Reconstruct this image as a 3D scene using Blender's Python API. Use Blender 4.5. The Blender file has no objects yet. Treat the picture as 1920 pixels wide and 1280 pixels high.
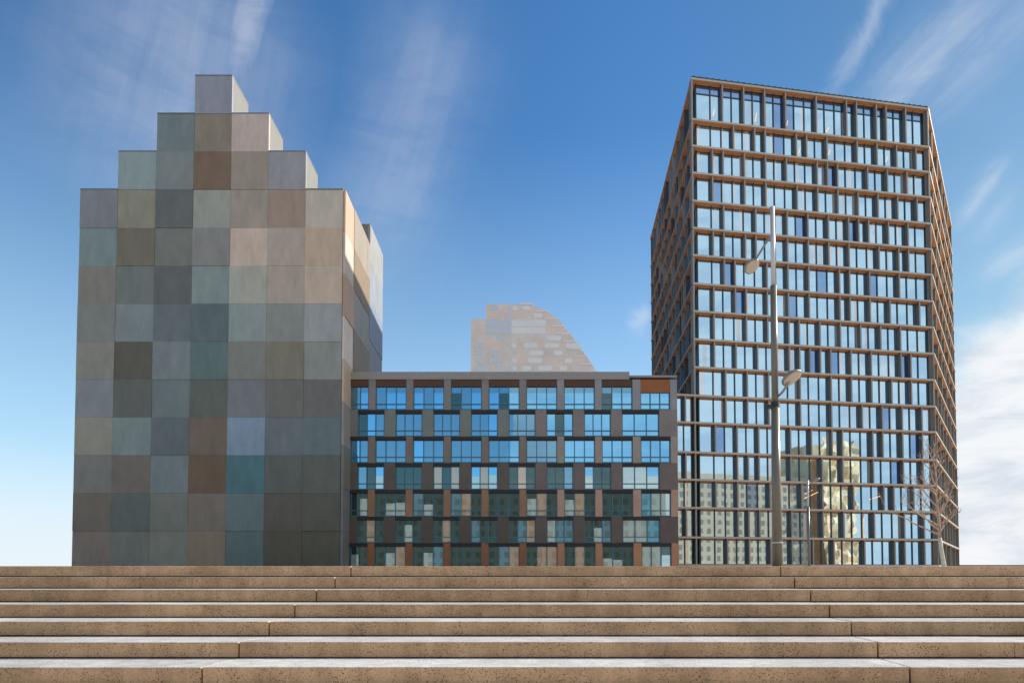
import bpy, math, random
from mathutils import Vector, Matrix
R = math.radians
sc = bpy.context.scene
COL = sc.collection

# ------------------------------------------------------------------ camera
F = 1200.0; PITCH = R(2.0); YH = 1079.0
RISE, TREAD, D0 = 0.16, 0.615, 9.46
EYE = -0.9 * RISE
YC = YH - F * math.tan(PITCH)
cam_d = bpy.data.cameras.new('camera'); cam = bpy.data.objects.new('camera', cam_d); COL.objects.link(cam)
cam.location = (0, 0, EYE); cam.rotation_euler = (R(90) + PITCH, 0, 0)
cam_d.sensor_width = 36; cam_d.lens = 36 * F / 1920
cam_d.shift_y = (YC - 640) / 1920
cam_d.clip_end = 6000; cam_d.clip_start = 0.1
sc.camera = cam

def ray(x, y):
    v = YC - y
    return Vector((x - 960, F * math.cos(PITCH) - v * math.sin(PITCH), F * math.sin(PITCH) + v * math.cos(PITCH)))
def at(x, y, Y):
    d = ray(x, y); return d * (Y / d.y) + Vector((0, 0, EYE))
def at_z(x, y, z):
    d = ray(x, y); return d * ((z - EYE) / d.z) + Vector((0, 0, EYE))

# ------------------------------------------------------------------ helpers
class MB:
    def __init__(s): s.v = []; s.f = []; s.m = []
    def quad(s, p, mi=0):
        b = len(s.v); s.v += [tuple(q) for q in p]; s.f.append(tuple(range(b, b + len(p)))); s.m.append(mi)
    def hexa(s, p, mi=0, top=None, bottom=None):
        # p: 4 bottom (ccw from above) + 4 top
        b = len(s.v); s.v += [tuple(q) for q in p]
        fs = [(3, 2, 1, 0), (4, 5, 6, 7), (0, 1, 5, 4), (1, 2, 6, 5), (2, 3, 7, 6), (3, 0, 4, 7)]
        ms = [mi if bottom is None else bottom, mi if top is None else top, mi, mi, mi, mi]
        for f, m in zip(fs, ms):
            s.f.append(tuple(b + i for i in f)); s.m.append(m)
    def box(s, x0, x1, y0, y1, z0, z1, mi=0, top=None, bottom=None):
        s.hexa([(x0, y0, z0), (x1, y0, z0), (x1, y1, z0), (x0, y1, z0), (x0, y0, z1), (x1, y0, z1), (x1, y1, z1), (x0, y1, z1)], mi, top, bottom)
    def prism(s, poly, z0, z1, mi=0, top=None, bottom=None):
        n = len(poly); b = len(s.v)
        s.v += [(p[0], p[1], z0) for p in poly] + [(p[0], p[1], z1) for p in poly]
        s.f.append(tuple(b + i for i in reversed(range(n)))); s.m.append(mi if bottom is None else bottom)
        s.f.append(tuple(b + n + i for i in range(n))); s.m.append(mi if top is None else top)
        for i in range(n):
            j = (i + 1) % n
            s.f.append((b + i, b + j, b + n + j, b + n + i)); s.m.append(mi)
    def tube(s, pts, rads, n=8, mi=0, cap=True):
        rings = []
        for i, p in enumerate(pts):
            p = Vector(p)
            d = Vector(pts[min(i + 1, len(pts) - 1)]) - Vector(pts[max(i - 1, 0)])
            d.normalize()
            a = d.orthogonal() if abs(d.z) > .95 else d.cross(Vector((0, 0, 1)))
            a.normalize(); c = d.cross(a)
            b = len(s.v); rings.append(b)
            for k in range(n):
                t = 2 * math.pi * k / n
                s.v.append(tuple(p + (a * math.cos(t) + c * math.sin(t)) * rads[i]))
        for i in range(len(rings) - 1):
            for k in range(n):
                k2 = (k + 1) % n
                s.f.append((rings[i] + k, rings[i] + k2, rings[i + 1] + k2, rings[i + 1] + k)); s.m.append(mi)
        if cap:
            s.f.append(tuple(rings[0] + k for k in reversed(range(n)))); s.m.append(mi)
            s.f.append(tuple(rings[-1] + k for k in range(n))); s.m.append(mi)
    def lathe(s, origin, axis, prof, n=24, mis=None):
        axis = Vector(axis).normalized(); a = axis.orthogonal().normalized(); c = axis.cross(a); o = Vector(origin)
        rings = []
        for (h, r) in prof:
            rings.append(len(s.v))
            for k in range(n):
                t = 2 * math.pi * k / n
                s.v.append(tuple(o + axis * h + (a * math.cos(t) + c * math.sin(t)) * r))
        for i in range(len(rings) - 1):
            for k in range(n):
                k2 = (k + 1) % n
                s.f.append((rings[i] + k, rings[i] + k2, rings[i + 1] + k2, rings[i + 1] + k)); s.m.append(mis[i] if mis else 0)
        s.f.append(tuple(rings[0] + k for k in reversed(range(n)))); s.m.append(mis[0] if mis else 0)
        s.f.append(tuple(rings[-1] + k for k in range(n))); s.m.append(mis[-1] if mis else 0)
    def build(s, name, mats, parent=None, smooth=False, loc=None):
        me = bpy.data.meshes.new(name)
        off = Vector(loc) if loc is not None else Vector((0, 0, 0))
        me.from_pydata([tuple(Vector(v) - off) for v in s.v], [], s.f)
        if not isinstance(mats, (list, tuple)): mats = [mats]
        for m in mats: me.materials.append(m)
        me.polygons.foreach_set('material_index', s.m)
        if smooth: me.polygons.foreach_set('use_smooth', [True] * len(s.f))
        me.update()
        o = bpy.data.objects.new(name, me); COL.objects.link(o)
        if parent is not None:
            o.parent = parent
            o.location = off - Vector(parent.location)
        else:
            o.location = off
        return o

def tag(o, label=None, cat=None, group=None, kind=None):
    if label: o['label'] = label
    if cat: o['category'] = cat
    if group: o['group'] = group
    if kind: o['kind'] = kind
    return o
def thing(name, label, cat, loc=(0, 0, 0), group=None):
    o = bpy.data.objects.new(name, None); COL.objects.link(o); o.location = loc; o.empty_display_size = .3
    return tag(o, label, cat, group)

# ------------------------------------------------------------------ materials
def s2l(c):
    c = c / 255.0
    return c / 12.92 if c <= .04045 else ((c + .055) / 1.055) ** 2.4
def newmat(name):
    m = bpy.data.materials.new(name); m.use_nodes = True
    nt = m.node_tree; bs = nt.nodes['Principled BSDF']
    return m, nt, bs
def N(nt, t, **kw):
    n = nt.nodes.new(t)
    for k, v in kw.items(): setattr(n, k, v)
    return n
def mixc(nt, a, b, fac, mode='MIX'):
    n = N(nt, 'ShaderNodeMix', data_type='RGBA', blend_type=mode)
    for sock, v in ((n.inputs[6], a), (n.inputs[7], b), (n.inputs[0], fac)):
        if hasattr(v, 'is_linked'): nt.links.new(v, sock)
        elif isinstance(v, tuple): sock.default_value = v + (1,) if len(v) == 3 else v
        else: sock.default_value = v
    return n.outputs[2]
def ramp(nt, src, stops):
    n = N(nt, 'ShaderNodeValToRGB'); nt.links.new(src, n.inputs[0])
    e = n.color_ramp.elements
    while len(e) < len(stops): e.new(.5)
    for el, (p, c) in zip(e, stops): el.position = p; el.color = (c, c, c, 1) if not isinstance(c, tuple) else c + (1,)
    return n.outputs[0]
def noise(nt, vec, scale, detail=4, rough=.55, dist=0):
    n = N(nt, 'ShaderNodeTexNoise'); n.inputs['Scale'].default_value = scale; n.inputs['Detail'].default_value = detail
    n.inputs['Roughness'].default_value = rough; n.inputs['Distortion'].default_value = dist
    nt.links.new(vec, n.inputs['Vector']); return n.outputs['Fac']
def objvec(nt, scale=None):
    t = N(nt, 'ShaderNodeTexCoord').outputs['Object']
    if scale is None: return t
    m = N(nt, 'ShaderNodeMapping'); m.inputs['Scale'].default_value = scale; nt.links.new(t, m.inputs[0]); return m.outputs[0]

def simple(name, col, rough=.6, metal=0.0, var=.12, vscale=2.0, spec=.5, bump=0):
    m, nt, bs = newmat(name)
    v = objvec(nt)
    f = ramp(nt, noise(nt, v, vscale, 6, .65), [(.3, 1 - var), (.7, 1 + var * .6)])
    c = mixc(nt, tuple(col), f, 1.0, 'MULTIPLY')
    nt.links.new(c, bs.inputs['Base Color'])
    bs.inputs['Roughness'].default_value = rough; bs.inputs['Metallic'].default_value = metal
    bs.inputs['Specular IOR Level'].default_value = spec
    if bump:
        b = N(nt, 'ShaderNodeBump'); b.inputs['Strength'].default_value = bump; b.inputs['Distance'].default_value = .01
        nt.links.new(noise(nt, v, 60, 4), b.inputs['Height']); nt.links.new(b.outputs[0], bs.inputs['Normal'])
    return m

def glassy(name, diff, tint, fac, rough=.015):
    m = bpy.data.materials.new(name); m.use_nodes = True; nt = m.node_tree
    for n in list(nt.nodes): nt.nodes.remove(n)
    out = N(nt, 'ShaderNodeOutputMaterial'); d = N(nt, 'ShaderNodeBsdfDiffuse'); g = N(nt, 'ShaderNodeBsdfGlossy'); mx = N(nt, 'ShaderNodeMixShader')
    d.inputs[0].default_value = tuple(diff) + (1,); g.inputs[0].default_value = tuple(tint) + (1,); g.inputs['Roughness'].default_value = rough
    mx.inputs[0].default_value = fac
    nt.links.new(d.outputs[0], mx.inputs[1]); nt.links.new(g.outputs[0], mx.inputs[2]); nt.links.new(mx.outputs[0], out.inputs[0])
    # faint roller-wave ripple of toughened glass
    b = N(nt, 'ShaderNodeBump'); b.inputs['Strength'].default_value = .05; b.inputs['Distance'].default_value = .02
    nt.links.new(noise(nt, objvec(nt), .9, 2), b.inputs['Height']); nt.links.new(b.outputs[0], g.inputs['Normal'])
    return m

def concrete(name, c1, c2, pit=.55, blot=1.0):
    m, nt, bs = newmat(name)
    v = objvec(nt)
    big = ramp(nt, noise(nt, objvec(nt, (1.0, 1.0, 2.2)), 1.6, 5, .6, .4), [(.32, 0.0), (.68, 1.0)])
    c = mixc(nt, tuple(c1), tuple(c2), big)
    fine = ramp(nt, noise(nt, v, 55, 5, .7), [(.3, .80), (.7, 1.16)])
    c = mixc(nt, c, fine, 1.0, 'MULTIPLY')
    streak = ramp(nt, noise(nt, objvec(nt, (7, 7, .6)), 1.2, 3, .5), [(.35, .88), (.65, 1.05)])
    c = mixc(nt, c, streak, 1.0, 'MULTIPLY')
    rnd_ = ramp(nt, N(nt, 'ShaderNodeObjectInfo').outputs['Random'], [(0, .86), (1, 1.10)])
    c = mixc(nt, c, rnd_, 1.0, 'MULTIPLY')
    stain = ramp(nt, noise(nt, objvec(nt, (.55, .55, 1.2)), 1.0, 7, .72, .9), [(.36, .82), (.52, 1.04)])
    c = mixc(nt, c, stain, 1.0, 'MULTIPLY')
    vo = N(nt, 'ShaderNodeTexVoronoi'); vo.inputs['Scale'].default_value = 72; vo.inputs['Randomness'].default_value = 1
    nt.links.new(v, vo.inputs['Vector'])
    # only some cells carry a pit, and pits differ in size
    cellr = N(nt, 'ShaderNodeSeparateColor'); nt.links.new(vo.outputs['Color'], cellr.inputs[0])
    th = N(nt, 'ShaderNodeMath', operation='MULTIPLY_ADD'); nt.links.new(cellr.outputs[0], th.inputs[0]); th.inputs[1].default_value = .52; th.inputs[2].default_value = -.07
    lt = N(nt, 'ShaderNodeMath', operation='LESS_THAN'); nt.links.new(vo.outputs['Distance'], lt.inputs[0]); nt.links.new(th.outputs[0], lt.inputs[1])
    clump = ramp(nt, noise(nt, v, 4, 3), [(.36, 0.0), (.52, 1.0)])
    pf = N(nt, 'ShaderNodeMath', operation='MULTIPLY'); nt.links.new(lt.outputs[0], pf.inputs[0]); nt.links.new(clump, pf.inputs[1])
    pf2 = N(nt, 'ShaderNodeMath', operation='MULTIPLY'); nt.links.new(pf.outputs[0], pf2.inputs[0]); pf2.inputs[1].default_value = pit
    c = mixc(nt, c, (.03, .022, .016), pf2.outputs[0])
    nt.links.new(c, bs.inputs['Base Color']); bs.inputs['Roughness'].default_value = .85; bs.inputs['Specular IOR Level'].default_value = .25
    b = N(nt, 'ShaderNodeBump'); b.inputs['Strength'].default_value = .4; b.inputs['Distance'].default_value = .006
    nt.links.new(noise(nt, v, 70, 5, .7), b.inputs['Height']); nt.links.new(b.outputs[0], bs.inputs['Normal'])
    return m

M = {}
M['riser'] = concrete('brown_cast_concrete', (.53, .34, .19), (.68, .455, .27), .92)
M['tread'] = concrete('pale_tread_concrete', (.46, .45, .445), (.56, .55, .54), .75)  # paler, greyer concrete for the top face of each block
M['plaza'] = simple('plaza_paving', (.36, .33, .29), .85, var=.15, vscale=.7)
M['lower_ground'] = simple('lower_paving', (.58, .50, .41), .85, var=.15, vscale=.7)
M['slab_edge'] = simple('olive_grey_metal', (.44, .44, .39), .45, .2, .12, .8)
M['soffit'] = simple('terracotta_soffit', (.66, .28, .11), .7, 0, .10, .6)
M['fin'] = simple('bronze_grey_fin', (.19, .155, .125), .5, .1, .12, .5)
M['parapet'] = simple('dark_green_metal', (.03, .06, .05), .5, .2)
M['mullion'] = simple('petrol_mullion', (.015, .06, .075), .35, .1)
M['core'] = simple('dark_core', (.05, .05, .055), .8)
M['glass'] = glassy('blue_glass', (.008, .06, .14), (.54, .79, .95), .88)
M['curtain'] = glassy('glass_over_pale_curtain', (.62, .66, .66), (.72, .82, .90), .66)
M['glass_dark'] = glassy('deep_blue_glass', (.01, .03, .10), (.30, .50, .80), .75)
M['blind'] = glassy('glass_over_warm_blind', (.55, .42, .30), (.66, .80, .90), .62)
M['steel'] = simple('galvanised_pole', (.21, .185, .14), .3, .1, .12, 3)
M['steel_white'] = simple('pale_painted_pole', (.62, .60, .60), .4, .3, .06, 3)
M['lamp_shell'] = simple('grey_lamp_shell', (.30, .28, .26), .4, .4, .08, 5)
M['lamp_lens'] = simple('frosted_lamp_cover', (.62, .50, .38), .35, 0, .10, 25)
M['black'] = simple('black_fitting', (.03, .03, .03), .5)

# ------------------------------------------------------------------ ground and stairs
NST = 16
g = MB(); g.quad([(-1500, -1500, -NST * RISE - .02), (1500, -1500, -NST * RISE - .02), (1500, 1.2, -NST * RISE - .02), (-1500, 1.2, -NST * RISE - .02)])
tag(g.build('ground', M['lower_ground']), kind='structure')
g = MB()
g.quad([(-1500, D0 + .55, -.002), (1500, D0 + .55, -.002), (1500, 2500, -.002), (-1500, 2500, -.002)])
g.quad([(-1500, 1.0, -2.7), (-40, 1.0, -2.7), (-40, 1.0, -.002), (-1500, 1.0, -.002)])
g.quad([(40, 1.0, -2.7), (1500, 1.0, -2.7), (1500, 1.0, -.002), (40, 1.0, -.002)])
g.quad([(-1500, 1.0, -.002), (-40, 1.0, -.002), (-40, D0 + .55, -.002), (-1500, D0 + .55, -.002)])
g.quad([(40, 1.0, -.002), (1500, 1.0, -.002), (1500, D0 + .55, -.002), (40, D0 + .55, -.002)])
tag(g.build('plaza', M['plaza']), kind='structure')

st = thing('staircase', 'broad flight of brown precast concrete steps with pale treads in the foreground', 'stairs', (0, D0, 0))
random.seed(5)
for i in range(NST):
    yf = D0 - TREAD * i; zt = -RISE * i
    xj = 3.97 - .067 * i
    cuts = [-40, -26.3 + xj * .3, -14.2 + xj * .3, xj - 6.35, xj, xj + 6.3, xj + 12.7, xj + 19, 40]
    if i == 5: cuts = cuts[:5] + [4.99] + cuts[5:]
    for k in range(len(cuts) - 1):
        a, b = cuts[k], cuts[k + 1]
        ga = .002 if abs(a - 4.99) < .01 else .008
        gb = .002 if abs(b - 4.99) < .01 else .008
        a += ga; b -= gb
        dy = TREAD + .10; sk = .067 * dy / TREAD
        z0 = zt - RISE + .011
        jy = random.uniform(-.004, .004); jz = random.uniform(-.0025, .0015)
        m = MB()
        p = [(a, yf + jy, z0), (b, yf + jy, z0), (b + sk, yf + dy, z0), (a + sk, yf + dy, z0)]
        p += [(q[0], q[1], zt + jz) for q in p]
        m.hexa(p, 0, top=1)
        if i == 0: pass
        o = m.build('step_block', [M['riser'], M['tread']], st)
        bv = o.modifiers.new('bevel', 'BEVEL'); bv.width = .006; bv.segments = 2; bv.limit_method = 'ANGLE'
    # recessed bed that each row of blocks sits on
m = MB()
for i in range(NST):
    yf = D0 - TREAD * i; zt = -RISE * i
    m.box(-40, 40, yf + .05, yf + TREAD + .06, zt - RISE - .2, zt - .02)
m.build('bed', M['black'], st)

# ------------------------------------------------------------------ office tower
YA = 82.6
LV = [145, 221, 271, 321.5, 374, 425, 476, 529, 581, 633.5, 686, 739, 790, 845.6, 897, 949.7, 1005, 1057]
ZL = [at(1304, y, YA).z for y in LV]
A = at(1305, 1057, YA); A = Vector((A.x, A.y))
Bt = at_z(1764.5, 1012, ZL[16] - .1)
# right front corner: on the floor that shows at y=1012
zB = ZL[8]
Bp = at_z(1751, 612, zB); B = Vector((Bp.x, Bp.y))
Cp = at_z(1219, 447, ZL[0]); Cc = Vector((Cp.x, Cp.y))
Ep = at_z(1785, 424, ZL[0]); E = Vector((Ep.x, Ep.y))
BACK = (E + Cc) / 2 + Vector((0, 26))
CORE = [A, B, E, BACK, Cc]
PROJ = .72
# the measured corner points are the outer edge of the slabs: the glass line lies PROJ inside
def inset(poly, d):
    n = len(poly); out = []
    for i in range(n):
        p0, p1, p2 = poly[i - 1], poly[i], poly[(i + 1) % n]
        e1 = (p1 - p0).normalized(); e2 = (p2 - p1).normalized()
        n1 = Vector((-e1.y, e1.x)); n2 = Vector((-e2.y, e2.x))
        # offset lines inward (ccw polygon: left normal points inside)
        q1 = p0 + n1 * d; q2 = p1 + n2 * d
        den = e1.x * e2.y - e1.y * e2.x
        t = ((q2 - q1).x * e2.y - (q2 - q1).y * e2.x) / den
        out.append(q1 + e1 * t)
    return out
OUT = CORE
GL = inset(OUT, PROJ)
CORE_IN = inset(OUT, PROJ + .12)

tower = thing('office_tower', 'tall office tower with a brown grid of thin fins and slabs around blue glass', 'office tower', (A.x, A.y, 0))
m = MB(); m.prism(CORE_IN, -.5, ZL[0] - .05); m.build('core_wall', M['core'], tower)
SL = .25
for j, z in enumerate(ZL):
    m = MB(); m.prism(OUT, z - SL, z, 0, bottom=1); m.m[6] = 3
    if j == 0:
        m.prism(inset(OUT, .05), z, z + .22, 2)
        for k in range(40):  # edge clips along the parapet
            p = OUT[0].lerp(OUT[1], (k + .5) / 40); m.box(p.x - .12, p.x + .12, p.y + .06, p.y + .3, z + .22, z + .30, 2)
    m.build('roof_slab' if j == 0 else 'floor_slab', [M['slab_edge'], M['soffit'], M['parapet'], M['fin']], tower)

SEQ = [
 [2,2,2,2,3,3,1,2,1,2,2],[3,2,1,3,1,2,3,2,2,2,1],[1,1,2,2,2,3,1,1,3,2,2,2],[1,3,2,3,2,2,2,2,2,2,1],
 [2,3,3,2,2,2,1,1,2,2,2],[1,1,2,1,3,2,2,2,3,2,1,2],[2,1,3,2,2,3,1,2,3,3],[1,2,1,2,2,2,3,1,2,2,3,1],
 [1,3,2,2,1,2,2,2,2,2,3],[1,2,2,3,1,1,1,1,2,2,3,1,2],[2,2,2,3,3,2,2,2,2,2],[2,2,2,3,3,3,2,2,2,1],
 [1,2,2,3,2,2,1,3,1,2,2,1],[3,1,1,3,3,2,3,3,2,1],[1,2,3,3,2,3,3,1,2,2],[3,1,1,3,3,2,3,3,2,1],[2,2,2,2,2,2,3,3,1,2,1]]
POST = {0, 2, 6, 8, 10}
WIN_ALL = []; FIN_ALL = []
rnd = random.Random(11)

def fin_mb(mb, P, U, Nn, u, z0, z1, d0, d1, w, mi=0, front=None):
    p = [P + U * (u - w / 2) + Nn * d1, P + U * (u + w / 2) + Nn * d1, P + U * (u + w / 2) + Nn * d0, P + U * (u - w / 2) + Nn * d0]
    mb.hexa([(q.x, q.y, z0) for q in p] + [(q.x, q.y, z1) for q in p], mi)
    if front is not None: mb.m[-4] = front

def pane_quads(mb, P, U, Nn, u0, u1, z0, z1, mi):
    j = [rnd.uniform(-.003, .003) for _ in range(4)]
    c = [(u0, z0, j[0]), (u1, z0, j[1]), (u1, z1, j[2])]
    # planar: fourth corner completes the plane
    c.append((u0, z1, j[0] + j[2] - j[1]))
    pts = [P + U * a + Nn * (.0 + e) for a, zz, e in c]
    mb.quad([(p.x, p.y, zz) for p, (a, zz, e) in zip(pts, c)], mi)

def bay(P, U, Nn, us, z0, z1, transom, style, jm=.5):
    """frame + glass of one bay: us = module boundaries"""
    fr, gl = MB(), MB()
    top = z1 - SL - .20; bot = z0 + .06
    nmod = len(us) - 1
    for k in range(nmod):
        a, b = us[k] + .05, us[k + 1] - .05
        if k == 0: a = us[0] + .10
        if k == nmod - 1: b = us[-1] - .10
        zt = top
        if transom:
            zt = z0 + (z1 - z0) * .70
            pane_quads(gl, P, U, Nn, a, b, zt + .12, top, 2)
        r = rnd.random()
        if style == 'low': pc = .25
        else: pc = .34
        if r < pc:
            w = (b - a) * rnd.uniform(.18, .42); off = rnd.choice([0, 0, (b - a - w), (b - a - w) * .4])
            mi = 3 if rnd.random() < .18 else 1
            if off > .02: pane_quads(gl, P, U, Nn, a, a + off, bot, zt, 0)
            pane_quads(gl, P, U, Nn, a + off, a + off + w, bot, zt, mi)
            if a + off + w < b - .02: pane_quads(gl, P, U, Nn, a + off + w, b, bot, zt, 0)
        elif r > .95: pane_quads(gl, P, U, Nn, a, b, bot, zt, 2)
        else: pane_quads(gl, P, U, Nn, a, b, bot, zt, 0)
        if k > 0: fin_mb(fr, P, U, Nn, us[k], z0, z1 - SL + .02, -.02, .10, .15)
    fin_mb(fr, P, U, Nn, us[0] + .05, z0, z1 - SL + .02, -.02, .06, .12); fin_mb(fr, P, U, Nn, us[-1] - .05, z0, z1 - SL + .02, -.02, .06, .12)
    def rail(zb, zt_, d, mi=0):
        p = [P + U * us[0] + Nn * d, P + U * us[-1] + Nn * d, P + U * us[-1] - Nn * .02, P + U * us[0] - Nn * .02]
        fr.hexa([(q.x, q.y, zb) for q in p] + [(q.x, q.y, zt_) for q in p], mi)
    rail(top + .07, z1 - SL + .02, .05, 1); rail(top, top + .07, .08); rail(z0 - .01, bot, .07)
    if transom: rail(zt - .0, zt + .12, .08)
    return fr, gl

FINM = [M['fin'], simple('dark_fin', (.07, .066, .066), .5), simple('umber_fin', (.24, .15, .10), .6), simple('slate_fin', (.13, .16, .19), .4), simple('stone_fin', (.27, .25, .24), .6), simple('fin_front_lit', (.32, .295, .26), .45, .1)]  # last colour makes fin fronts paler; the shade on their sides is painted
def facade(P0, P1, O0, O1, seqs, levels, wing=False, posts=(), mixed=False):
    """P0,P1 glass line ends; O0,O1 outer corners; seqs per storey"""
    U = (P1 - P0).normalized(); Nn = Vector((U.y, -U.x)); L = (P1 - P0).length
    for s, seq in enumerate(seqs):
        z1, z0 = levels[s], levels[s + 1]
        zf1 = z1 - SL
        tot = sum(seq); e0, e1 = (.34, .15) if not wing else (0, 0)
        if len(seq) and tot == 22 and not wing: mod = L / (22 + e0 + e1)
        else: mod = L / tot; e0 = e1 = 0
        u = 0; k = 0
        for bi, nm in enumerate(seq):
            us = [u]
            for q in range(nm):
                u += mod * (1 + (e0 if (bi == 0 and q == 0) else 0) + (e1 if (bi == len(seq) - 1 and q == nm - 1) else 0))
                us.append(u)
            WIN_ALL.append((nm * (z1 - z0) * (1 if not wing else .2), bay(P0, U, Nn, us, z0, z1, s == 0 and not wing, 'low' if s > 11 else 'up')))
            last = bi == len(seq) - 1
            if not last:
                f = MB(); fin_mb(f, P0, U, Nn, u, z0, zf1, 0, PROJ - .14, .20, rnd.choice([0, 0, 1, 1, 2, 3, 3, 4]) if mixed else 0, None if mixed else 5)
                FIN_ALL.append(((z1 - z0) * (1 if not wing else .2), f))
        for (flag, Pp, Oo) in ((s in posts, P1, O1),):
            if flag:
                f = MB(); uu = (Oo - P0).dot(U) - .14
                fin_mb(f, P0, U, Nn, uu, z0, zf1, 0, PROJ - .10, .22, 0, None if mixed else 5)
                FIN_ALL.append(((z1 - z0), f))
        f = MB(); uu = (O0 - P0).dot(U) + .14   # post at the left end
        fin_mb(f, P0, U, Nn, uu, z0, zf1, .0, PROJ - .10, .22, 0, None if mixed else 5)
        FIN_ALL.append(((z1 - z0) * (1 if not wing else .2), f))

facade(GL[0], GL[1], OUT[0], OUT[1], SEQ, ZL, False, POST)
def rseq(n, r, mx=3):
    out = []
    while sum(out) < n:
        out.append(min(r.choice([1, 2, 2, 2, 3][:mx + 2]), n - sum(out)))
    return out
r2 = random.Random(3)
facade(GL[1], GL[2], OUT[1], OUT[2], [rseq(15, r2) for _ in range(17)], ZL, True, range(17))
facade(GL[4], GL[0], OUT[4], OUT[0], [rseq(24, r2, 1) for _ in range(17)], ZL, True, (), True)
WIN_ALL.sort(key=lambda t: -t[0]); FIN_ALL.sort(key=lambda t: -t[0])
FM = [M['mullion'], M['soffit']]
GM = [M['glass'], M['curtain'], M['glass_dark'], M['blind']]
def merge(ms):
    o = MB()
    for q in ms:
        b = len(o.v); o.v += q.v; o.f += [tuple(b + i for i in f) for f in q.f]; o.m += q.m
    return o
for w, (fr, gl) in WIN_ALL[:98]:
    f = fr.build('window', FM, tower)
    p = gl.build('pane', GM, None); p.parent = f; p.location = (0, 0, 0)
rest = WIN_ALL[98:]
f = merge([t[1][0] for t in rest]).build('window', FM, tower); f['kind'] = 'stuff'
p = merge([t[1][1] for t in rest]).build('pane', GM, None); p.parent = f; p['kind'] = 'stuff'
for w, f in FIN_ALL[:98]: f.build('fin', FINM, tower)
o = merge([t[1] for t in FIN_ALL[98:]]).build('fin', FINM, tower); o['kind'] = 'stuff'

# warm interior lights seen through the glass on a few floors
M['warm'] = bpy.data.materials.new('warm_interior_light'); M['warm'].use_nodes = True
b_ = M['warm'].node_tree.nodes['Principled BSDF']; b_.inputs['Base Color'].default_value = (.8, .5, .25, 1); b_.inputs['Emission Color'].default_value = (1, .56, .26, 1); b_.inputs['Emission Strength'].default_value = .55
UF = (GL[1] - GL[0]).normalized(); NF = Vector((UF.y, -UF.x))
def on_glass(x, y):
    d = ray(x, y); o = Vector((0, 0, EYE)); n3 = Vector((NF.x, NF.y, 0)); g3 = Vector((GL[0].x, GL[0].y, 0)) + n3 * .012
    return o + d * ((g3 - o).dot(n3) / d.dot(n3))
for (xa, ya, xb, yb, w) in [(1337, 217, 1340, 205, 2.2), (1416, 228, 1419, 212, 2.4), (1475, 236, 1477, 226, 2), (1549, 248, 1554, 239, 2.4), (1497, 288, 1501, 276, 2), (1552, 292, 1557, 280, 2.2), (1661, 304, 1664, 294, 2), (1640, 255, 1643, 243, 1.8),
        (1508, 934, 1534, 922, 2.2), (1508, 926, 1524, 918, 1.5), (1630, 936, 1652, 929, 2.2), (1544, 938, 1556, 931, 1.6)]:
    q = MB(); p_, q_ = on_glass(xa, ya), on_glass(xb, yb); hw = w / 1200 * 84 / 2
    dd = (q_ - p_).normalized(); sd_ = dd.cross(Vector((NF.x, NF.y, 0))) * hw
    q.quad([p_ - sd_, q_ - sd_ * .6, q_ + sd_ * .6, p_ + sd_]); q.build('interior_light', M['warm'], tower)

# lower wing at the tower's left foot
U0 = (OUT[1] - OUT[0]).normalized(); N0 = Vector((U0.y, -U0.x))
W1 = OUT[0] - U0 * .02; W0 = OUT[0] - U0 * 3.6
wing = thing('low_wing', 'narrow glazed low wing at the left foot of the office tower', 'building', (W0.x, W0.y, 0))
wz = ZL[11:]
PW0 = W0 - N0 * PROJ; PW1 = W1 - N0 * PROJ
m = MB(); c = [PW0 - N0 * .12, PW1 - N0 * .12, PW1 - N0 * 16, PW0 - N0 * 16]; m.prism(c, -.4, wz[0] - .05); m.build('core_wall', M['core'], wing)
for j, z in enumerate(wz):
    m = MB(); m.prism([W0, W1, W1 - N0 * 17, W0 - N0 * 17], z - SL, z - .003, 0, bottom=1); m.build('floor_slab', [M['slab_edge'], M['soffit']], wing)
U = U0; Nn = N0; L = (PW1 - PW0).length
for s in range(6):
    us = [0, L / 3, 2 * L / 3, L]
    fr, gl = bay(PW0, U, Nn, us, wz[s + 1], wz[s], False, 'low')
    f = fr.build('window', FM, wing); p = gl.build('pane', GM, None); p.parent = f
    for uu in ((L / 3,) if s % 2 else (2 * L / 3,)) + (.12,):
        q = MB(); fin_mb(q, PW0, U, Nn, uu, wz[s + 1], wz[s] - SL, 0.005, PROJ - .03, .2, 0, 5); q.build('fin', FINM, wing)

# ------------------------------------------------------------------ tower of square mosaic blocks (left)
def srgb_lin(c, k):
    if not isinstance(k, tuple): k = (k, k, k)
    return tuple(s2l(v) / q for v, q in zip(c, k))
m, nt, bs = newmat('mosaic_square')
oi = N(nt, 'ShaderNodeObjectInfo')
v = objvec(nt)
f1 = ramp(nt, noise(nt, objvec(nt, (1, 1, .35)), .9, 6, .65), [(.3, .86), (.7, 1.10)])
c = mixc(nt, oi.outputs['Color'], f1, 1.0, 'MULTIPLY')
f2 = ramp(nt, noise(nt, v, 9, 5, .7), [(.3, .93), (.7, 1.06)])
c = mixc(nt, c, f2, 1.0, 'MULTIPLY')
nt.links.new(c, bs.inputs['Base Color']); bs.inputs['Roughness'].default_value = .6; bs.inputs['Specular IOR Level'].default_value = .3
M['clad'] = m
M['coping'] = simple('zinc_coping', (.24, .25, .26), .5, .3)
M['joint'] = simple('dark_joint', (.07, .07, .07), .8)
M['tower_wall'] = simple('grey_tower_wall', (.22, .22, .21), .8)
KL = (.56, .61, .70)
YT = 72.0
XS = [142, 213, 285, 356, 427, 498, 569, 640]
YS = [142, 213, 284, 355, 427, 498, 569, 640, 711, 782, 853, 924, 995, 1066]
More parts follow.
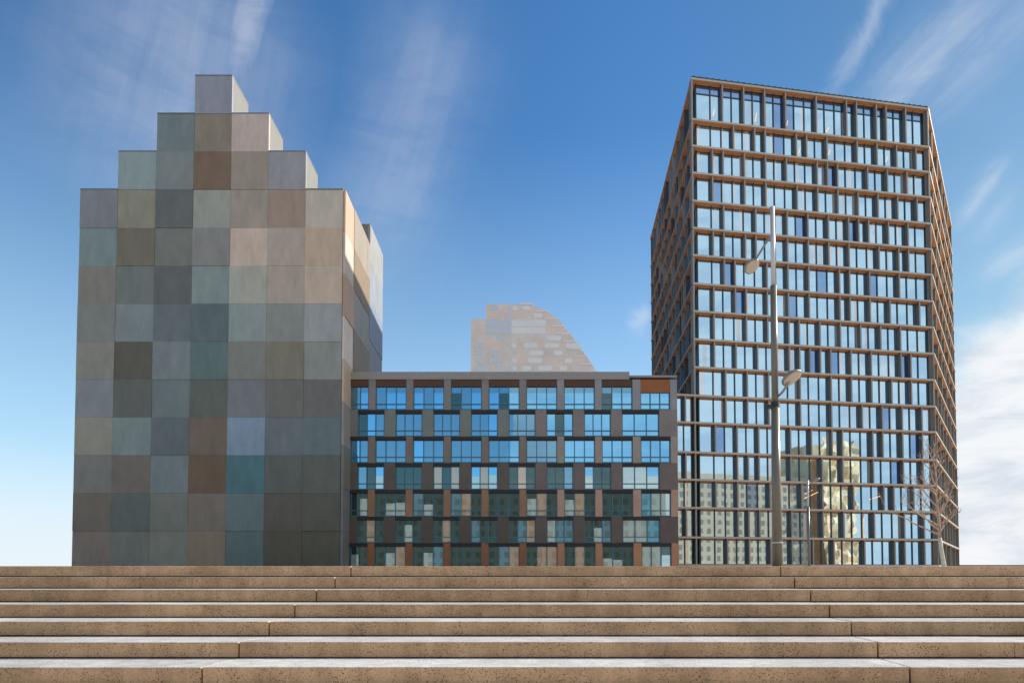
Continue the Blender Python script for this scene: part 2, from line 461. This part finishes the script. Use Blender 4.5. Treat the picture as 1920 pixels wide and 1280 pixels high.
GRID = [  # pixel mosaic colours turned into solid square blocks; the cladding is made up
 [None,None,None,(113,120,138),None,None,None],
 [None,None,(92,106,112),(109,106,99),(152,144,146),None,None],
 [None,(112,130,138),(99,110,115),(97,85,75),(124,119,115),(120,124,136),None],
 [(103,110,120),(113,115,109),(82,89,92),(124,130,130),(128,124,120),(127,116,110),(152,150,147)],
 [(99,117,123),(94,94,86),(96,102,103),(109,113,116),(160,150,144),(141,135,132),(153,141,130)],
 [(106,108,106),(92,101,104),(81,87,92),(106,122,127),(136,141,138),(139,134,130),(156,146,139)],
 [(105,112,114),(103,115,122),(87,97,106),(77,93,98),(114,128,133),(111,119,121),(124,131,140)],
 [(113,116,115),(78,78,73),(100,111,118),(79,98,103),(104,109,109),(103,104,97),(112,121,123)],
 [(109,117,127),(82,88,88),(92,105,111),(81,88,86),(98,104,114),(91,93,95),(89,91,95)],
 [(120,122,119),(103,119,124),(82,93,101),(94,88,80),(105,126,150),(88,98,108),(82,98,106)],
 [(103,107,108),(96,94,91),(98,110,119),(90,78,68),(65,98,110),(78,85,86),(78,84,83)],
 [(96,93,88),(82,92,92),(99,105,102),(103,99,95),(84,102,108),(77,77,74),(73,76,72)],
 [(110,104,99),(99,104,102),(106,111,107),(113,105,92),(77,96,98),(73,73,66),(72,73,66)]]
base = at(391, 1079, YT)
stepped = thing('stepped_tower', 'tall grey stepped tower made of large square mosaic blocks', 'tower', (base.x, YT, 0))
XW = [at(x, 700, YT).x for x in XS]
ZW = [at(391, y, YT).z for y in YS]; ZW[-1] = 0.0
ZW[-1] = ZW[-2] - (ZW[-3] - ZW[-2])
wall = MB(); r3 = random.Random(8)
for c in range(7):
    top = next(r for r in range(13) if GRID[r][c])
    wall.box(XW[c] + .002, XW[c + 1] - .002, YT + .42, YT + (19.9 if top >= 3 else 4.5), 0, ZW[top] - .05)
    if top < 3: wall.box(XW[c] + .002, XW[c + 1] - .002, YT + 4.5, YT + 20, 0, ZW[3] - .05)
wall.build('wall', M['tower_wall'], stepped)
for c in range(7):
    top = next(r for r in range(13) if GRID[r][c])
    m = MB(); m.box(XW[c] + .004, XW[c + 1] - .004, YT - .03, YT + (4.55 if top < 3 else 20.0), ZW[top] - .012 + .02, ZW[top] + .10); m.build('coping', M['coping'], stepped)
for r in range(13):
    for c in range(7):
        col = GRID[r][c]
        if not col: continue
        q = MB(); dpt = r3.choice([0, .02, .04, .07]); j = .008
        x0, x1, z0, z1 = XW[c] + j, XW[c + 1] - j, ZW[r + 1] + j, ZW[r] - j
        if r == 12: z0 = .02
        q.box(x0, x1, YT + dpt, YT + .41, z0, z1)
        o = q.build('mosaic_block', M['clad'], stepped)
        l = srgb_lin(col, KL); o.color = l + (1,)
# right return of the tower, turned to the sun
XR = XW[-1]
dep = [YT + .02, YT + 4.0, YT + 12.5, YT + 21]
SIDE = {0: [(190,160,140),(188,176,166),(176,150,132),(205,195,188),(190,168,148),(150,146,142),(120,120,116),(118,120,122),(116,118,116)],  # paler upper rows: sunlight above a neighbour's shadow put into the colours
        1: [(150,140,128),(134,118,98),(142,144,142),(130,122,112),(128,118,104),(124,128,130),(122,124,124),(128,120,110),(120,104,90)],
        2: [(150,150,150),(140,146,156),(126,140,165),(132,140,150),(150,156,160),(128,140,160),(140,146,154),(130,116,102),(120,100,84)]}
zt = ZW[3]; nrow = 9
ztop = [zt, zt + .1, zt + 3.0]
m = MB()
for c in range(3): m.box(XR - (.001 if c < 2 else 6), XR + .05, max(dep[c], YT + .43), dep[c + 1], 0, ztop[c] - .06)
m.build('wall', M['tower_wall'], stepped)
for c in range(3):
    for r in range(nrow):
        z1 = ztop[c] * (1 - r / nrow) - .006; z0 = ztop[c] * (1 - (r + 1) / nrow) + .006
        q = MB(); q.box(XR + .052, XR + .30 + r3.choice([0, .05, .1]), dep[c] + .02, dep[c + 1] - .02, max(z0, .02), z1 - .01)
        o = q.build('mosaic_block', M['clad'], stepped); o.color = srgb_lin(SIDE[c][r], .95) + (1,)

# ------------------------------------------------------------------ mid-rise block
YM = 75.0
mid = thing('midrise_block', 'seven storey brown and grey block with offset rows of wide windows between two towers', 'office block', (at(955, 1079, YM).x, YM, 0))
XM0 = at(640, 900, YM).x; XM1 = at(1271, 900, YM).x
ROW = [(704, 768), (768, 818), (818, 867.5), (867.5, 917.5), (917.5, 968), (968, 1017.5), (1017.5, 1072)]
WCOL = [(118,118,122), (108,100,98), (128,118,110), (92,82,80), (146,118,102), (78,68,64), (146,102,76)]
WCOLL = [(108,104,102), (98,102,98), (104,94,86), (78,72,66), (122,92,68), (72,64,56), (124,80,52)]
KM = .66
def cladm(name, col, k):
    return simple(name, srgb_lin(col, k), .7, 0, .14, .5)
GMB = [glassy('vivid_blue_glass', (.005, .10, .22), (.24, .60, .90), .86),  # reflected sky and buildings partly put into these tints, picked by row
       glassy('pale_teal_glass', (.30, .42, .42), (.70, .88, .90), .55),
       glassy('dark_teal_glass', (.006, .016, .018), (.16, .26, .27), .55),
       glassy('amber_glass', (.45, .28, .15), (.7, .7, .65), .45), glassy('muted_blue_glass', (.02, .06, .09), (.22, .44, .60), .82)]  # amber panes are only a warmer diffuse colour
M['shade_strip'] = simple('window_shade_paint', (.022, .020, .020), .7)  # near-black colour for the painted shade over the windows
M['awning'] = simple('rust_awning', (.30, .105, .03), .7, 0, .12, 1)
M['awning_dark'] = simple('brown_awning', (.09, .04, .02), .7, 0, .12, 1)
M['rail'] = simple('blue_steel_frame', (.05, .16, .22), .4, .2)
M['roof_edge'] = simple('grey_parapet', (.30, .28, .27), .8)
P = 71.0
rm = random.Random(21)
m = MB(); m.box(XM0 - .6, XM1 - .02, YM + .75, YM + 18, 0, at(955, 700, YM).z); m.build('wall', M['core'], mid)
zroof = at(955, 697, YM).z
m = MB(); m.box(XM0 - .6, at(1180, 700, YM).x, YM - .06, YM + 18.1, at(955, 711, YM).z, zroof); m.build('parapet', M['roof_edge'], mid)
m = MB(); m.box(at(1180, 700, YM).x + .02, XM1, YM - .02, YM + 18.1, at(955, 707, YM).z, at(955, 703.5, YM).z); m.build('parapet', M['roof_edge'], mid)
XSPLIT = at(983, 900, YM).x
for s, (ya, yb) in enumerate(ROW):
    z1 = at(955, ya, YM).z; z0 = at(955, yb, YM).z
    if s == 6: z0 = 0
    if s == 0: z1 = at(955, 711, YM).z
    odd = s % 2 == 0
    wb = z0 + .05
    x = 1202 if odd else 1167
    wd = 56 if odd else 70
    wins = []
    for k in range(0, 9):
        x0 = x - P * k; x1 = x0 + wd
        if not odd and k > 0: x1 = x0 + 50
        if odd and k > 0: x0 -= 2
        if x1 < 648: continue
        x0 = max(x0, 642)
        wins.append((at(x0, 900, YM).x, at(x1, 900, YM).x, k))
    wins.sort()
    # piers between the windows, split so that the left part is darker
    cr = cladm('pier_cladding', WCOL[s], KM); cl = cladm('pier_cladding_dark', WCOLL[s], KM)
    cur = XM0
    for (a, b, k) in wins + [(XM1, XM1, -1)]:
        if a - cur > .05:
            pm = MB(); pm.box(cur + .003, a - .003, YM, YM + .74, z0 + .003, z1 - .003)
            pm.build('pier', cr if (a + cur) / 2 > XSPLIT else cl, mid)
        cur = b
    for (a, b, k) in wins:
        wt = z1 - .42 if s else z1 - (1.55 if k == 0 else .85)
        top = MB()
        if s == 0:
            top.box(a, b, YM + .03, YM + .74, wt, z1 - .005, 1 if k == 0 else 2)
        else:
            top.box(a, b, YM - .03, YM + .74, wt, z1 - .005, 0)  # dark strip stands in for the shadow under the slab
        fr = MB(); gl = MB()
        w = b - a; nmul = 3 if w > 3 else 2
        for q in range(nmul + 1):
            xx = a + .05 + (w - .1) * q / nmul
            fr.box(xx - .05, xx + .05, YM + .12, YM + .32, wb, wt - .002)
        fr.box(a, b, YM + .14, YM + .32, wb - .02, wb + .10)
        fr.box(a, b, YM + .13, YM + .30, wb + .62, wb + .72)
        for q in range(nmul):
            xa = a + .10 + (w - .1) * q / nmul; xb = a + (w - .1) * (q + 1) / nmul
            rr = rm.random()
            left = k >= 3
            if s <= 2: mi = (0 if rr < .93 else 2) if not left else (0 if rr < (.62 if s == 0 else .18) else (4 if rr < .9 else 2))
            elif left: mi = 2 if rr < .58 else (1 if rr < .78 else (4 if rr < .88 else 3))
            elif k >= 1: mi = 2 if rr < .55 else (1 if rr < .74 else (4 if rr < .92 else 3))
            else: mi = 1 if rr < .85 else 0
            j = rm.uniform(-.004, .004)
            zc = wt
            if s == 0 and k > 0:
                zc = wt - .72  # darker glass strip above this height paints the shade at the window head
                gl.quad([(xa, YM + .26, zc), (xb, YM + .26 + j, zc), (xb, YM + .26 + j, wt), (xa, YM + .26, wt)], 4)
            if mi == 1 and rr > .6:
                zc = wt - (wt - wb) * rm.uniform(.2, .5)
                gl.quad([(xa, YM + .26, zc), (xb, YM + .26 + j, zc), (xb, YM + .26 + j, wt), (xa, YM + .26, wt)], 0 if s < 4 else 2)
            gl.quad([(xa, YM + .26, wb), (xb, YM + .26 + j, wb), (xb, YM + .26 + j, zc), (xa, YM + .26, zc)], mi)
        f = fr.build('window', M['rail'], mid)
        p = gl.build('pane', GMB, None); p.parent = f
        t = top.build('awning' if s == 0 else 'shade_strip', [M['shade_strip'], M['awning'], M['awning_dark']], None); t.parent = f

# ------------------------------------------------------------------ terraced tower far behind
YD = 250.0
far = thing('terraced_tower', 'distant pale beige tower whose terraces curve down to the right', 'tower', (at(990, 1079, YD).x, YD, 0))
STEPS = [(570, 911, 1000), (583.5, 911, 1030), (597.5, 883, 1048), (611.5, 883, 1060), (625.5, 883, 1071), (640, 883, 1081), (654, 883, 1091), (668, 883, 1102), (682.5, 883, 1111), (697, 883, 1120), (711, 883, 1128)]
M['beige'] = simple('hazed_beige_stone', (.76, .67, .60), .8, 0, .12, .25)  # distance haze put into the stone and window colours as extra paleness
M['beige2'] = simple('hazed_pinkish_stone', (.80, .66, .58), .8, 0, .10, .25)
M['pale_glass'] = glassy('hazy_window_glass', (.66, .65, .64), (.85, .88, .9), .22)
M['white_rail'] = simple('white_balcony', (.82, .79, .77), .6)
rf = random.Random(4)
wl = MB()
for i, (y, xl, xr) in enumerate(STEPS):
    y2, xr2 = (STEPS[i + 1][0], STEPS[i + 1][2]) if i + 1 < len(STEPS) else (1079, xr)
    zb = at(990, y2, YD).z if i + 1 < len(STEPS) else 0
    n = 3
    for q in range(n):
        f0, f1 = q / n, (q + 1) / n
        za = at(990, y, YD).z; z1 = za + (zb - za) * f0; z0 = za + (zb - za) * f1
        wl.box(at(xl, 640, YD).x, at(xr + (xr2 - xr) * f0, 640, YD).x, YD, YD + 26, z0, z1 - .003, i % 2)
wl.build('wall', [M['beige'], M['beige2']], far)
for i, (y, xl, xr) in enumerate(STEPS[:-1]):
    z1 = at(990, y, YD).z; z0 = at(990, STEPS[i + 1][0], YD).z
    a = at(xl, 640, YD).x; b = at(xr, 640, YD).x; h = z1 - z0
    if i in (2, 3):
        q = MB(); q.box(a + 5.8, at(1024, 600, YD).x, YD - .05, YD + .2, z0 + (.05 if i == 3 else .0), z1 - .4); q.build('window', M['pale_glass'], far)
    else:
        q = MB(); x = a + 2
        while x < b - 4:
            w = rf.choice([2.8, 3.4, 5.6])
            if rf.random() < .75:
                q = MB(); q.box(x, x + w, YD - .05, YD + .2, z0 + .5, z1 - .7); q.build('window', M['pale_glass'], far)
            x += w + rf.choice([2.2, 2.8, 4.2])
    q = MB(); q.box(b - 5.5, b - .3, YD - .25, YD + 20, z1 - .25, z1 + .35, 0); q.build('balcony', M['white_rail'], far)

# ------------------------------------------------------------------ street lamps
YL = 15.0
def lamp_point(x, y, Y=YL): return at(x, y, Y)
lb = lamp_point(1458, 1079); lb.z = 0
lamp = thing('street_lamp', 'tall stepped steel lamp post with two round lamp heads in front of the office tower', 'street lamp', lb, 'street lamps on the plaza')
z_t, z_a, z_b = lamp_point(1448, 388).z, lamp_point(1450, 536).z, lamp_point(1455, 756).z
px = F / YL
m = MB(); m.tube([(lb.x, YL, 0), (lb.x, YL, z_b)], [9.6 / px, 7.2 / px], 24); m.build('lower_pole', M['steel'], lamp, True)
m = MB(); m.tube([(lb.x, YL, z_b), (lb.x, YL, z_a)], [6.2 / px, 5.8 / px], 24); m.build('middle_pole', M['steel'], lamp, True)
m = MB(); m.tube([(lb.x, YL, z_a), (lb.x, YL, z_t)], [4.2 / px, 3.8 / px], 24); m.build('upper_pole', M['steel_white'], lamp, True)
m = MB(); m.tube([(lb.x, YL, z_b - .10), (lb.x, YL, z_b + .02)], [8.2 / px, 8.2 / px], 24)
m.box(lb.x - .17, lb.x - .05, YL - .06, YL + .06, z_b - .12, z_b - .04); m.build('collar', M['black'], lamp)
m = MB(); m.tube([(lb.x, YL, at(1458, 1018, YL).z), (lb.x, YL, at(1458, 1016, YL).z)], [9.9 / px, 9.9 / px], 24); m.build('band', M['steel_white'], lamp)
m = MB(); m.lathe((lb.x, YL, 0), (0, 0, 1), [(0, .24), (.03, .24), (.05, .16)]); m.build('base_plate', M['steel'], lamp)
def head(parent, c, axis, rad):
    sh = MB(); ax = Vector(axis).normalized()
    sh.lathe(c, ax, [(-.005, rad), (.02, rad * 1.02), (.05, rad * .97), (.10, rad * .72), (.13, rad * .30)], 32)
    o = sh.build('lamp_head', M['lamp_shell'], parent, True)
    ln = MB(); ln.lathe(c, ax, [(-.03, rad * .6), (-.018, rad * .85), (-.006, rad * .92)], 32)
    q = ln.build('lens', M['lamp_lens'], None, True); q.parent = o; q.location = (0, 0, 0)
def arm(parent, pts, r):
    a = MB(); a.tube(pts, [r] * len(pts), 8); a.build('arm', M['lamp_shell'], parent, True)
# lower head: leans out to the right towards the viewer
h1 = at(1485, 709, 14.6)
p0 = Vector((lb.x, YL, at(1457, 748, YL).z)); p1 = at(1468, 734, 14.85); p2 = at(1476, 721, 14.65)
arm(lamp, [p0, p1, p2, h1 + Vector((-.02, 0, .03))], .028)
head(lamp, h1, (-.34, .42, .85), .235)
h2 = at(1410, 500, 16.2)
p0 = Vector((lb.x, YL, at(1446, 438, YL).z)); p1 = at(1432, 462, 15.5); p2 = at(1416, 488, 16.1)
arm(lamp, [p0, p1, p2, h2 + Vector((.02, 0, .04))], .026)
head(lamp, h2, (-.30, .55, .80), .20)

YS2 = 36.0
sb = at(1517.5, 1079, YS2); sb.z = 0
slamp = thing('street_lamp', 'slim grey lamp post with a single flat lamp head, right of the taller lamp post', 'street lamp', sb, 'street lamps on the plaza')
zt2 = at(1513, 900, YS2).z; zm = at(1515, 950, YS2).z
m = MB(); m.tube([(sb.x, YS2, 0), (sb.x, YS2, zm)], [.080, .070], 16); m.build('lower_pole', M['steel'], slamp, True)
m = MB(); m.tube([(sb.x, YS2, zm), (sb.x, YS2, zt2)], [.05, .045], 16); m.build('upper_pole', M['steel_white'], slamp, True)
q0 = Vector((sb.x, YS2, at(1513, 911, YS2).z)); q1 = at(1528, 900, YS2 - .3)
m = MB(); m.tube([q0, q0.lerp(q1, .5) + Vector((0, 0, .05)), q1], [.03] * 3, 8); m.build('arm', M['lamp_shell'], slamp, True)
hd = MB(); hd.lathe(at(1531, 899, YS2 - .35), (-.15, .3, 1), [(-.03, .15), (.0, .20), (.04, .18), (.09, .08)], 24); hd.build('lamp_head', M['lamp_shell'], slamp, True)

# ------------------------------------------------------------------ bare young tree
YTREE = 26.0
tb = at(1773, 1079, YTREE); tb.z = 0
tree = thing('young_tree', 'bare young street tree with a pale trunk at the right corner of the office tower', 'tree', tb)
mb, nt, bs = newmat('warm_bark')
c = mixc(nt, (.66, .48, .35), (.36, .24, .15), ramp(nt, noise(nt, objvec(nt, (1, 1, .4)), 14, 5), [(.4, 0.0), (.65, 1.0)]))
nt.links.new(c, bs.inputs['Base Color']); bs.inputs['Roughness'].default_value = .8
M['bark'] = mb
M['pale_bark'] = simple('pale_limed_bark', (.78, .70, .55), .8, 0, .2, 9)
tr = random.Random(17)
pz = lambda y: at(1770, y, YTREE).z
sx = lambda x, y: at(x, y, YTREE).x
trunk_pts = [Vector((sx(1773, 1079), YTREE, -.02)), Vector((sx(1770, 1060), YTREE, pz(1060))), Vector((sx(1765, 1030), YTREE, pz(1030))), Vector((sx(1762.5, 1008), YTREE, pz(1008)))]
m = MB(); m.tube(trunk_pts, [.098, .085, .074, .062], 12); m.build('trunk', M['pale_bark'], tree, True)
lead = [trunk_pts[-1] - Vector((0, 0, .01))]
for (x, y) in [(1761.5, 980), (1759, 955), (1757, 930), (1755.5, 905), (1754, 880), (1751, 858), (1752, 838), (1749, 826)]:
    lead.append(Vector((sx(x, y), YTREE + tr.uniform(-.04, .04), pz(y))))
lr = [.055, .046, .040, .034, .028, .022, .016, .010, .005]
m = MB(); m.tube(lead, lr, 8); m.build('leader', M['bark'], tree, True)
br = MB(); tw = MB()
def branch(p, d, L, r, depth, mb_, up):
    pts = [Vector(p)]; rr = [r]; n = 6
    for i in range(n):
        d = (d + Vector((tr.uniform(-.22, .22), tr.uniform(-.22, .22), tr.uniform(-.10, .16) + up))).normalized()
        pts.append(pts[-1] + d * L / n); rr.append(max(r * (1 - .70 * (i + 1) / n), .0078))
        if depth > 0 and i > 0 and tr.random() < .8:
            sd = (d * .6 + Vector((tr.uniform(-1, 1), tr.uniform(-1, 1), tr.uniform(-.3, .8)))).normalized()
            branch(pts[-1], sd, L * tr.uniform(.28, .55), rr[-1] * .62, depth - 1, tw, .05)
    mb_.tube(pts, rr, 5)
for i, (t, az, L, el) in enumerate([(.03, 185, 1.75, .45), (.05, 10, 1.1, .7), (.07, 215, 1.3, .4), (.09, 150, 1.6, .65), (.12, 340, .95, .5), (.15, 60, 1.0, .6), (.18, 190, 1.3, .9), (.2, 20, 1.15, .7), (.24, 260, .9, .5), (.28, 175, 1.35, 1.1), (.33, 5, .9, .9),
        (.38, 200, .8, .8), (.42, 100, .8, .8), (.47, 170, 1.0, 1.3), (.52, 350, .7, .9), (.58, 190, .7, 1.1), (.64, 15, .8, .7), (.70, 180, .6, 1.0), (.76, 30, .5, .8), (.82, 160, .45, 1.0), (.9, 0, .4, .9)]):
    k = t * (len(lead) - 1); i0 = int(k); p = lead[i0].lerp(lead[min(i0 + 1, len(lead) - 1)], k - i0)
    a = R(az + tr.uniform(-12, 12))
    branch(p, Vector((math.cos(a), math.sin(a), el)).normalized(), L * (1.15 if math.cos(a) < 0 else .72),   .042 * (1 - .5 * t), 2, br, .03)
br.build('branch', M['bark'], tree); o = tw.build('twigs', M['bark'], tree); o['kind'] = 'stuff'

# ------------------------------------------------------------------ low wall on the far edge of the plaza
m = MB(); a = at(1800, 1059, 130); m.box(a.x, a.x + 60, 130, 130.6, 0, a.z)
m.box(a.x - .1, a.x + 60.1, 129.9, 130.7, a.z, a.z + .08)
tag(m.build('low_wall', M['roof_edge']), 'long low grey wall far beyond the right end of the top step', 'wall')

# ------------------------------------------------------------------ buildings behind the viewer (mirrored in the glass)
ZG = -NST * RISE - .02
def back_block(name, label, x0, x1, y, d, h, colm, glm, fl, bayw, ww):
    t = thing(name, label, 'building', ((x0 + x1) / 2, y, ZG))
    w = MB(); w.box(x0, x1, y - d, y, ZG, h); w.build('wall', colm, t)
    g_ = MB(); z = ZG + 4
    while z + fl < h:
        x = x0 + 1
        while x + ww < x1 - .5:
            g_.box(x, x + ww, y - .2, y + .03, z + .9, z + fl - .7); x += bayw
        z += fl
    o = g_.build('window', glm, t); o['kind'] = 'stuff'
    return t
M['sand'] = simple('sand_stone', (.78, .56, .37), .8, 0, .12, .15)
M['sand2'] = simple('grey_stone', (.42, .40, .36), .8, 0, .12, .15)
M['bk_glass'] = simple('back_window_glass', (.34, .28, .21), .2, 0, .1, 1, .6)
back_block('sandstone_block', 'long sandstone office block behind the viewer to the right', 62, 178, -62, 22, 41, M['sand'], M['bk_glass'], 3.6, 3.4, 1.7)
back_block('grey_block', 'lower grey stone block behind the viewer to the left', -150, 50, -60, 20, 27, M['sand2'], M['bk_glass'], 3.5, 3.2, 1.6)
gt = thing('gold_tower', 'golden faceted tower behind the viewer, mirrored in the office glass', 'tower', (190, -62, ZG))
mg, nt, bs = newmat('golden_shingles')
vo = N(nt, 'ShaderNodeTexVoronoi'); vo.inputs['Scale'].default_value = .45; nt.links.new(objvec(nt, (1, 1, .7)), vo.inputs['Vector'])
sepc = N(nt, 'ShaderNodeSeparateColor'); nt.links.new(vo.outputs['Color'], sepc.inputs[0])
c = mixc(nt, (.85, .48, .20), (.95, .70, .42), sepc.outputs[0]); nt.links.new(c, bs.inputs['Base Color']); bs.inputs['Roughness'].default_value = .6
r4 = random.Random(9); w = MB()
nx, nz = 9, 22; x0, x1, h = 181, 205, 58
gp = [[Vector((x0 + (x1 - x0) * i / nx + (r4.uniform(-.9, .9) if 0 < i < nx else r4.uniform(-1.2, 1.2)), -58 - (x1 - x0) * .2 * i / nx + r4.uniform(-1.3, 1.3), ZG + (h - ZG) * k / nz + (r4.uniform(-.8, .8) if 0 < k else 0))) for k in range(nz + 1)] for i in range(nx + 1)]
for i in range(nx):
    for k in range(nz):
        w.quad([gp[i][k], gp[i + 1][k], gp[i + 1][k + 1]]); w.quad([gp[i][k], gp[i + 1][k + 1], gp[i][k + 1]])
w.box(x0 + 1, x1 - 1, -90, -66, ZG, h - 1.5)
w.build('wall', mg, gt)

# ------------------------------------------------------------------ light
SUN_AZ, SUN_EL = 72.0, 33.0
sd = bpy.data.lights.new('sun', 'SUN'); so = bpy.data.objects.new('sun', sd); COL.objects.link(so)
sd.energy = 4.0; sd.angle = R(.5); sd.color = (1.0, .93, .82)
sv = Vector((math.sin(R(SUN_AZ)) * math.cos(R(SUN_EL)), math.cos(R(SUN_AZ)) * math.cos(R(SUN_EL)), math.sin(R(SUN_EL))))
so.rotation_euler = (-sv).to_track_quat('-Z', 'Y').to_euler(); so.location = sv * 300

wd = bpy.data.worlds.new('World'); sc.world = wd; wd.use_nodes = True; nt = wd.node_tree
bg = nt.nodes['Background']
sky = N(nt, 'ShaderNodeTexSky', sky_type='NISHITA'); sky.sun_disc = False
sky.sun_elevation = R(SUN_EL); sky.sun_rotation = R(SUN_AZ); sky.air_density = 1.0; sky.dust_density = .25; sky.ozone_density = 2.2; sky.altitude = 0
tc = N(nt, 'ShaderNodeTexCoord'); sep = N(nt, 'ShaderNodeSeparateXYZ'); nt.links.new(tc.outputs['Generated'], sep.inputs[0])
def MT(op, a, b=None, c=None, clamp=False):
    n = N(nt, 'ShaderNodeMath', operation=op); n.use_clamp = clamp
    for i, v in enumerate((a, b, c)):
        if v is None: continue
        if hasattr(v, 'is_linked'): nt.links.new(v, n.inputs[i])
        else: n.inputs[i].default_value = v
    return n.outputs[0]
az = MT('ARCTAN2', sep.outputs[0], sep.outputs[1]); el = MT('ARCSINE', sep.outputs[2])
def smooth(v, a, b):
    n = N(nt, 'ShaderNodeMapRange', interpolation_type='SMOOTHSTEP'); nt.links.new(v, n.inputs[0])
    n.inputs[1].default_value = a; n.inputs[2].default_value = b; n.inputs[3].default_value = 0; n.inputs[4].default_value = 1
    return n.outputs[0]
def comb(x, y, z=0.0):
    n = N(nt, 'ShaderNodeCombineXYZ')
    for i, v in enumerate((x, y, z)):
        if hasattr(v, 'is_linked'): nt.links.new(v, n.inputs[i])
        else: n.inputs[i].default_value = v
    return n.outputs[0]
def rot(u, v, ang):
    c, s = math.cos(ang), math.sin(ang)
    return MT('ADD', MT('MULTIPLY', u, c), MT('MULTIPLY', v, s)), MT('SUBTRACT', MT('MULTIPLY', v, c), MT('MULTIPLY', u, s))
# cirrus streaks: soft bands along lines in azimuth and elevation, frayed by stretched noise
def ae(x, y):
    d = ray(x, y).normalized(); return math.atan2(d.x, d.y), math.asin(d.z)
fray = noise(nt, comb(MT('MULTIPLY', az, 9.0), MT('MULTIPLY', el, 9.0), 2.2), 1.0, 6, .62, .8)
def streak(x0, y0, x1, y1, wpx, op, seed):
    (a0, e0), (a1_, e1) = ae(x0, y0), ae(x1, y1)
    L = math.hypot(a1_ - a0, e1 - e0); ux, uy = (a1_ - a0) / L, (e1 - e0) / L
    da, de = MT('SUBTRACT', az, a0), MT('SUBTRACT', el, e0)
    t = MT('ADD', MT('MULTIPLY', da, ux), MT('MULTIPLY', de, uy))
    d = MT('SUBTRACT', MT('MULTIPLY', da, -uy), MT('MULTIPLY', de, -ux))
    nz_ = noise(nt, comb(MT('MULTIPLY', t, 3.5), MT('MULTIPLY', d, 26.0), seed), 1.0, 5, .6, .3)
    d = MT('ADD', d, MT('MULTIPLY', MT('SUBTRACT', fray, .5), .05))
    w = wpx / 1500.0
    prof = MT('POWER', 2.718, MT('MULTIPLY', MT('MULTIPLY', MT('DIVIDE', d, w), MT('DIVIDE', d, w)), -1.0))
    ends = MT('MULTIPLY', smooth(t, -.10 * L, .3 * L), smooth(t, 1.1 * L, .55 * L))
    return MT('MULTIPLY', MT('MULTIPLY', MT('MULTIPLY', prof, ends), smooth(nz_, .12 - (.5 if wpx > 80 else 0), .80)), op)
cirrus = None
for k, a in enumerate([(1700, -90, 1530, 230, 18, .42), (1930, -90, 1560, 290, 48, .42), (2010, -60, 1690, 240, 50, .26), (1892, 290, 1780, 440, 15, .45), (1905, 330, 1800, 470, 30, .2),
        (495, -140, 430, 200, 45, .40), (400, -160, 260, 460, 210, .30), (860, -60, 640, 560, 120, .22), (1960, 440, 1820, 520, 25, .35), (1212, 570, 1196, 640, 20, .45)]):
    q = streak(*a, seed=1.7 * k + .3); cirrus = q if cirrus is None else MT('MAXIMUM', cirrus, q)
# white bank low on the right
lim = MT('ADD', MT('MULTIPLY', MT('SUBTRACT', az, .60), .95), .27)
wob = noise(nt, comb(MT('MULTIPLY', az, 5.0), MT('MULTIPLY', el, 12.0), 1.1), 1.0, 6, .6, .6)
edge = MT('SUBTRACT', MT('ADD', lim, MT('MULTIPLY', MT('SUBTRACT', wob, .5), .22)), el)
bank = MT('MULTIPLY', smooth(edge, -.03, .09), smooth(az, .40, .62))
# pale haze near the horizon
hz = MT('MULTIPLY', MT('POWER', MT('SUBTRACT', 1.0, MT('DIVIDE', el, .62), clamp=True), 1.35), .97)
low = MT('MULTIPLY', smooth(el, .20, .0), .85)
fac = MT('MAXIMUM', cirrus, MT('MULTIPLY', bank, .95), clamp=True)
hs = N(nt, 'ShaderNodeHueSaturation'); hs.inputs['Saturation'].default_value = 1.28; hs.inputs['Value'].default_value = 1.0
nt.links.new(sky.outputs[0], hs.inputs['Color'])
skyc = mixc(nt, hs.outputs[0], (3.6, 5.3, 6.4), hz)
tex = noise(nt, comb(MT('MULTIPLY', az, 7.0), MT('MULTIPLY', el, 26.0), 6.1), 1.0, 6, .6, .7)
cloudc = mixc(nt, (4.3, 4.65, 5.2), (5.7, 5.8, 5.95), smooth(tex, .34, .60))
skyc = mixc(nt, skyc, (5.3, 5.6, 5.9), low)
glow = MT('MULTIPLY', smooth(az, .12, .62), smooth(az, 2.6, 1.3))
skyc = mixc(nt, skyc, (.92, .88, .76), glow, 'MULTIPLY')
colr = mixc(nt, skyc, cloudc, fac)
nt.links.new(colr, bg.inputs[0]); bg.inputs[1].default_value = .10

sc.view_settings.view_transform = 'Standard'; sc.view_settings.look = 'None'
sc.view_settings.exposure = 0.7; sc.view_settings.gamma = 1.0
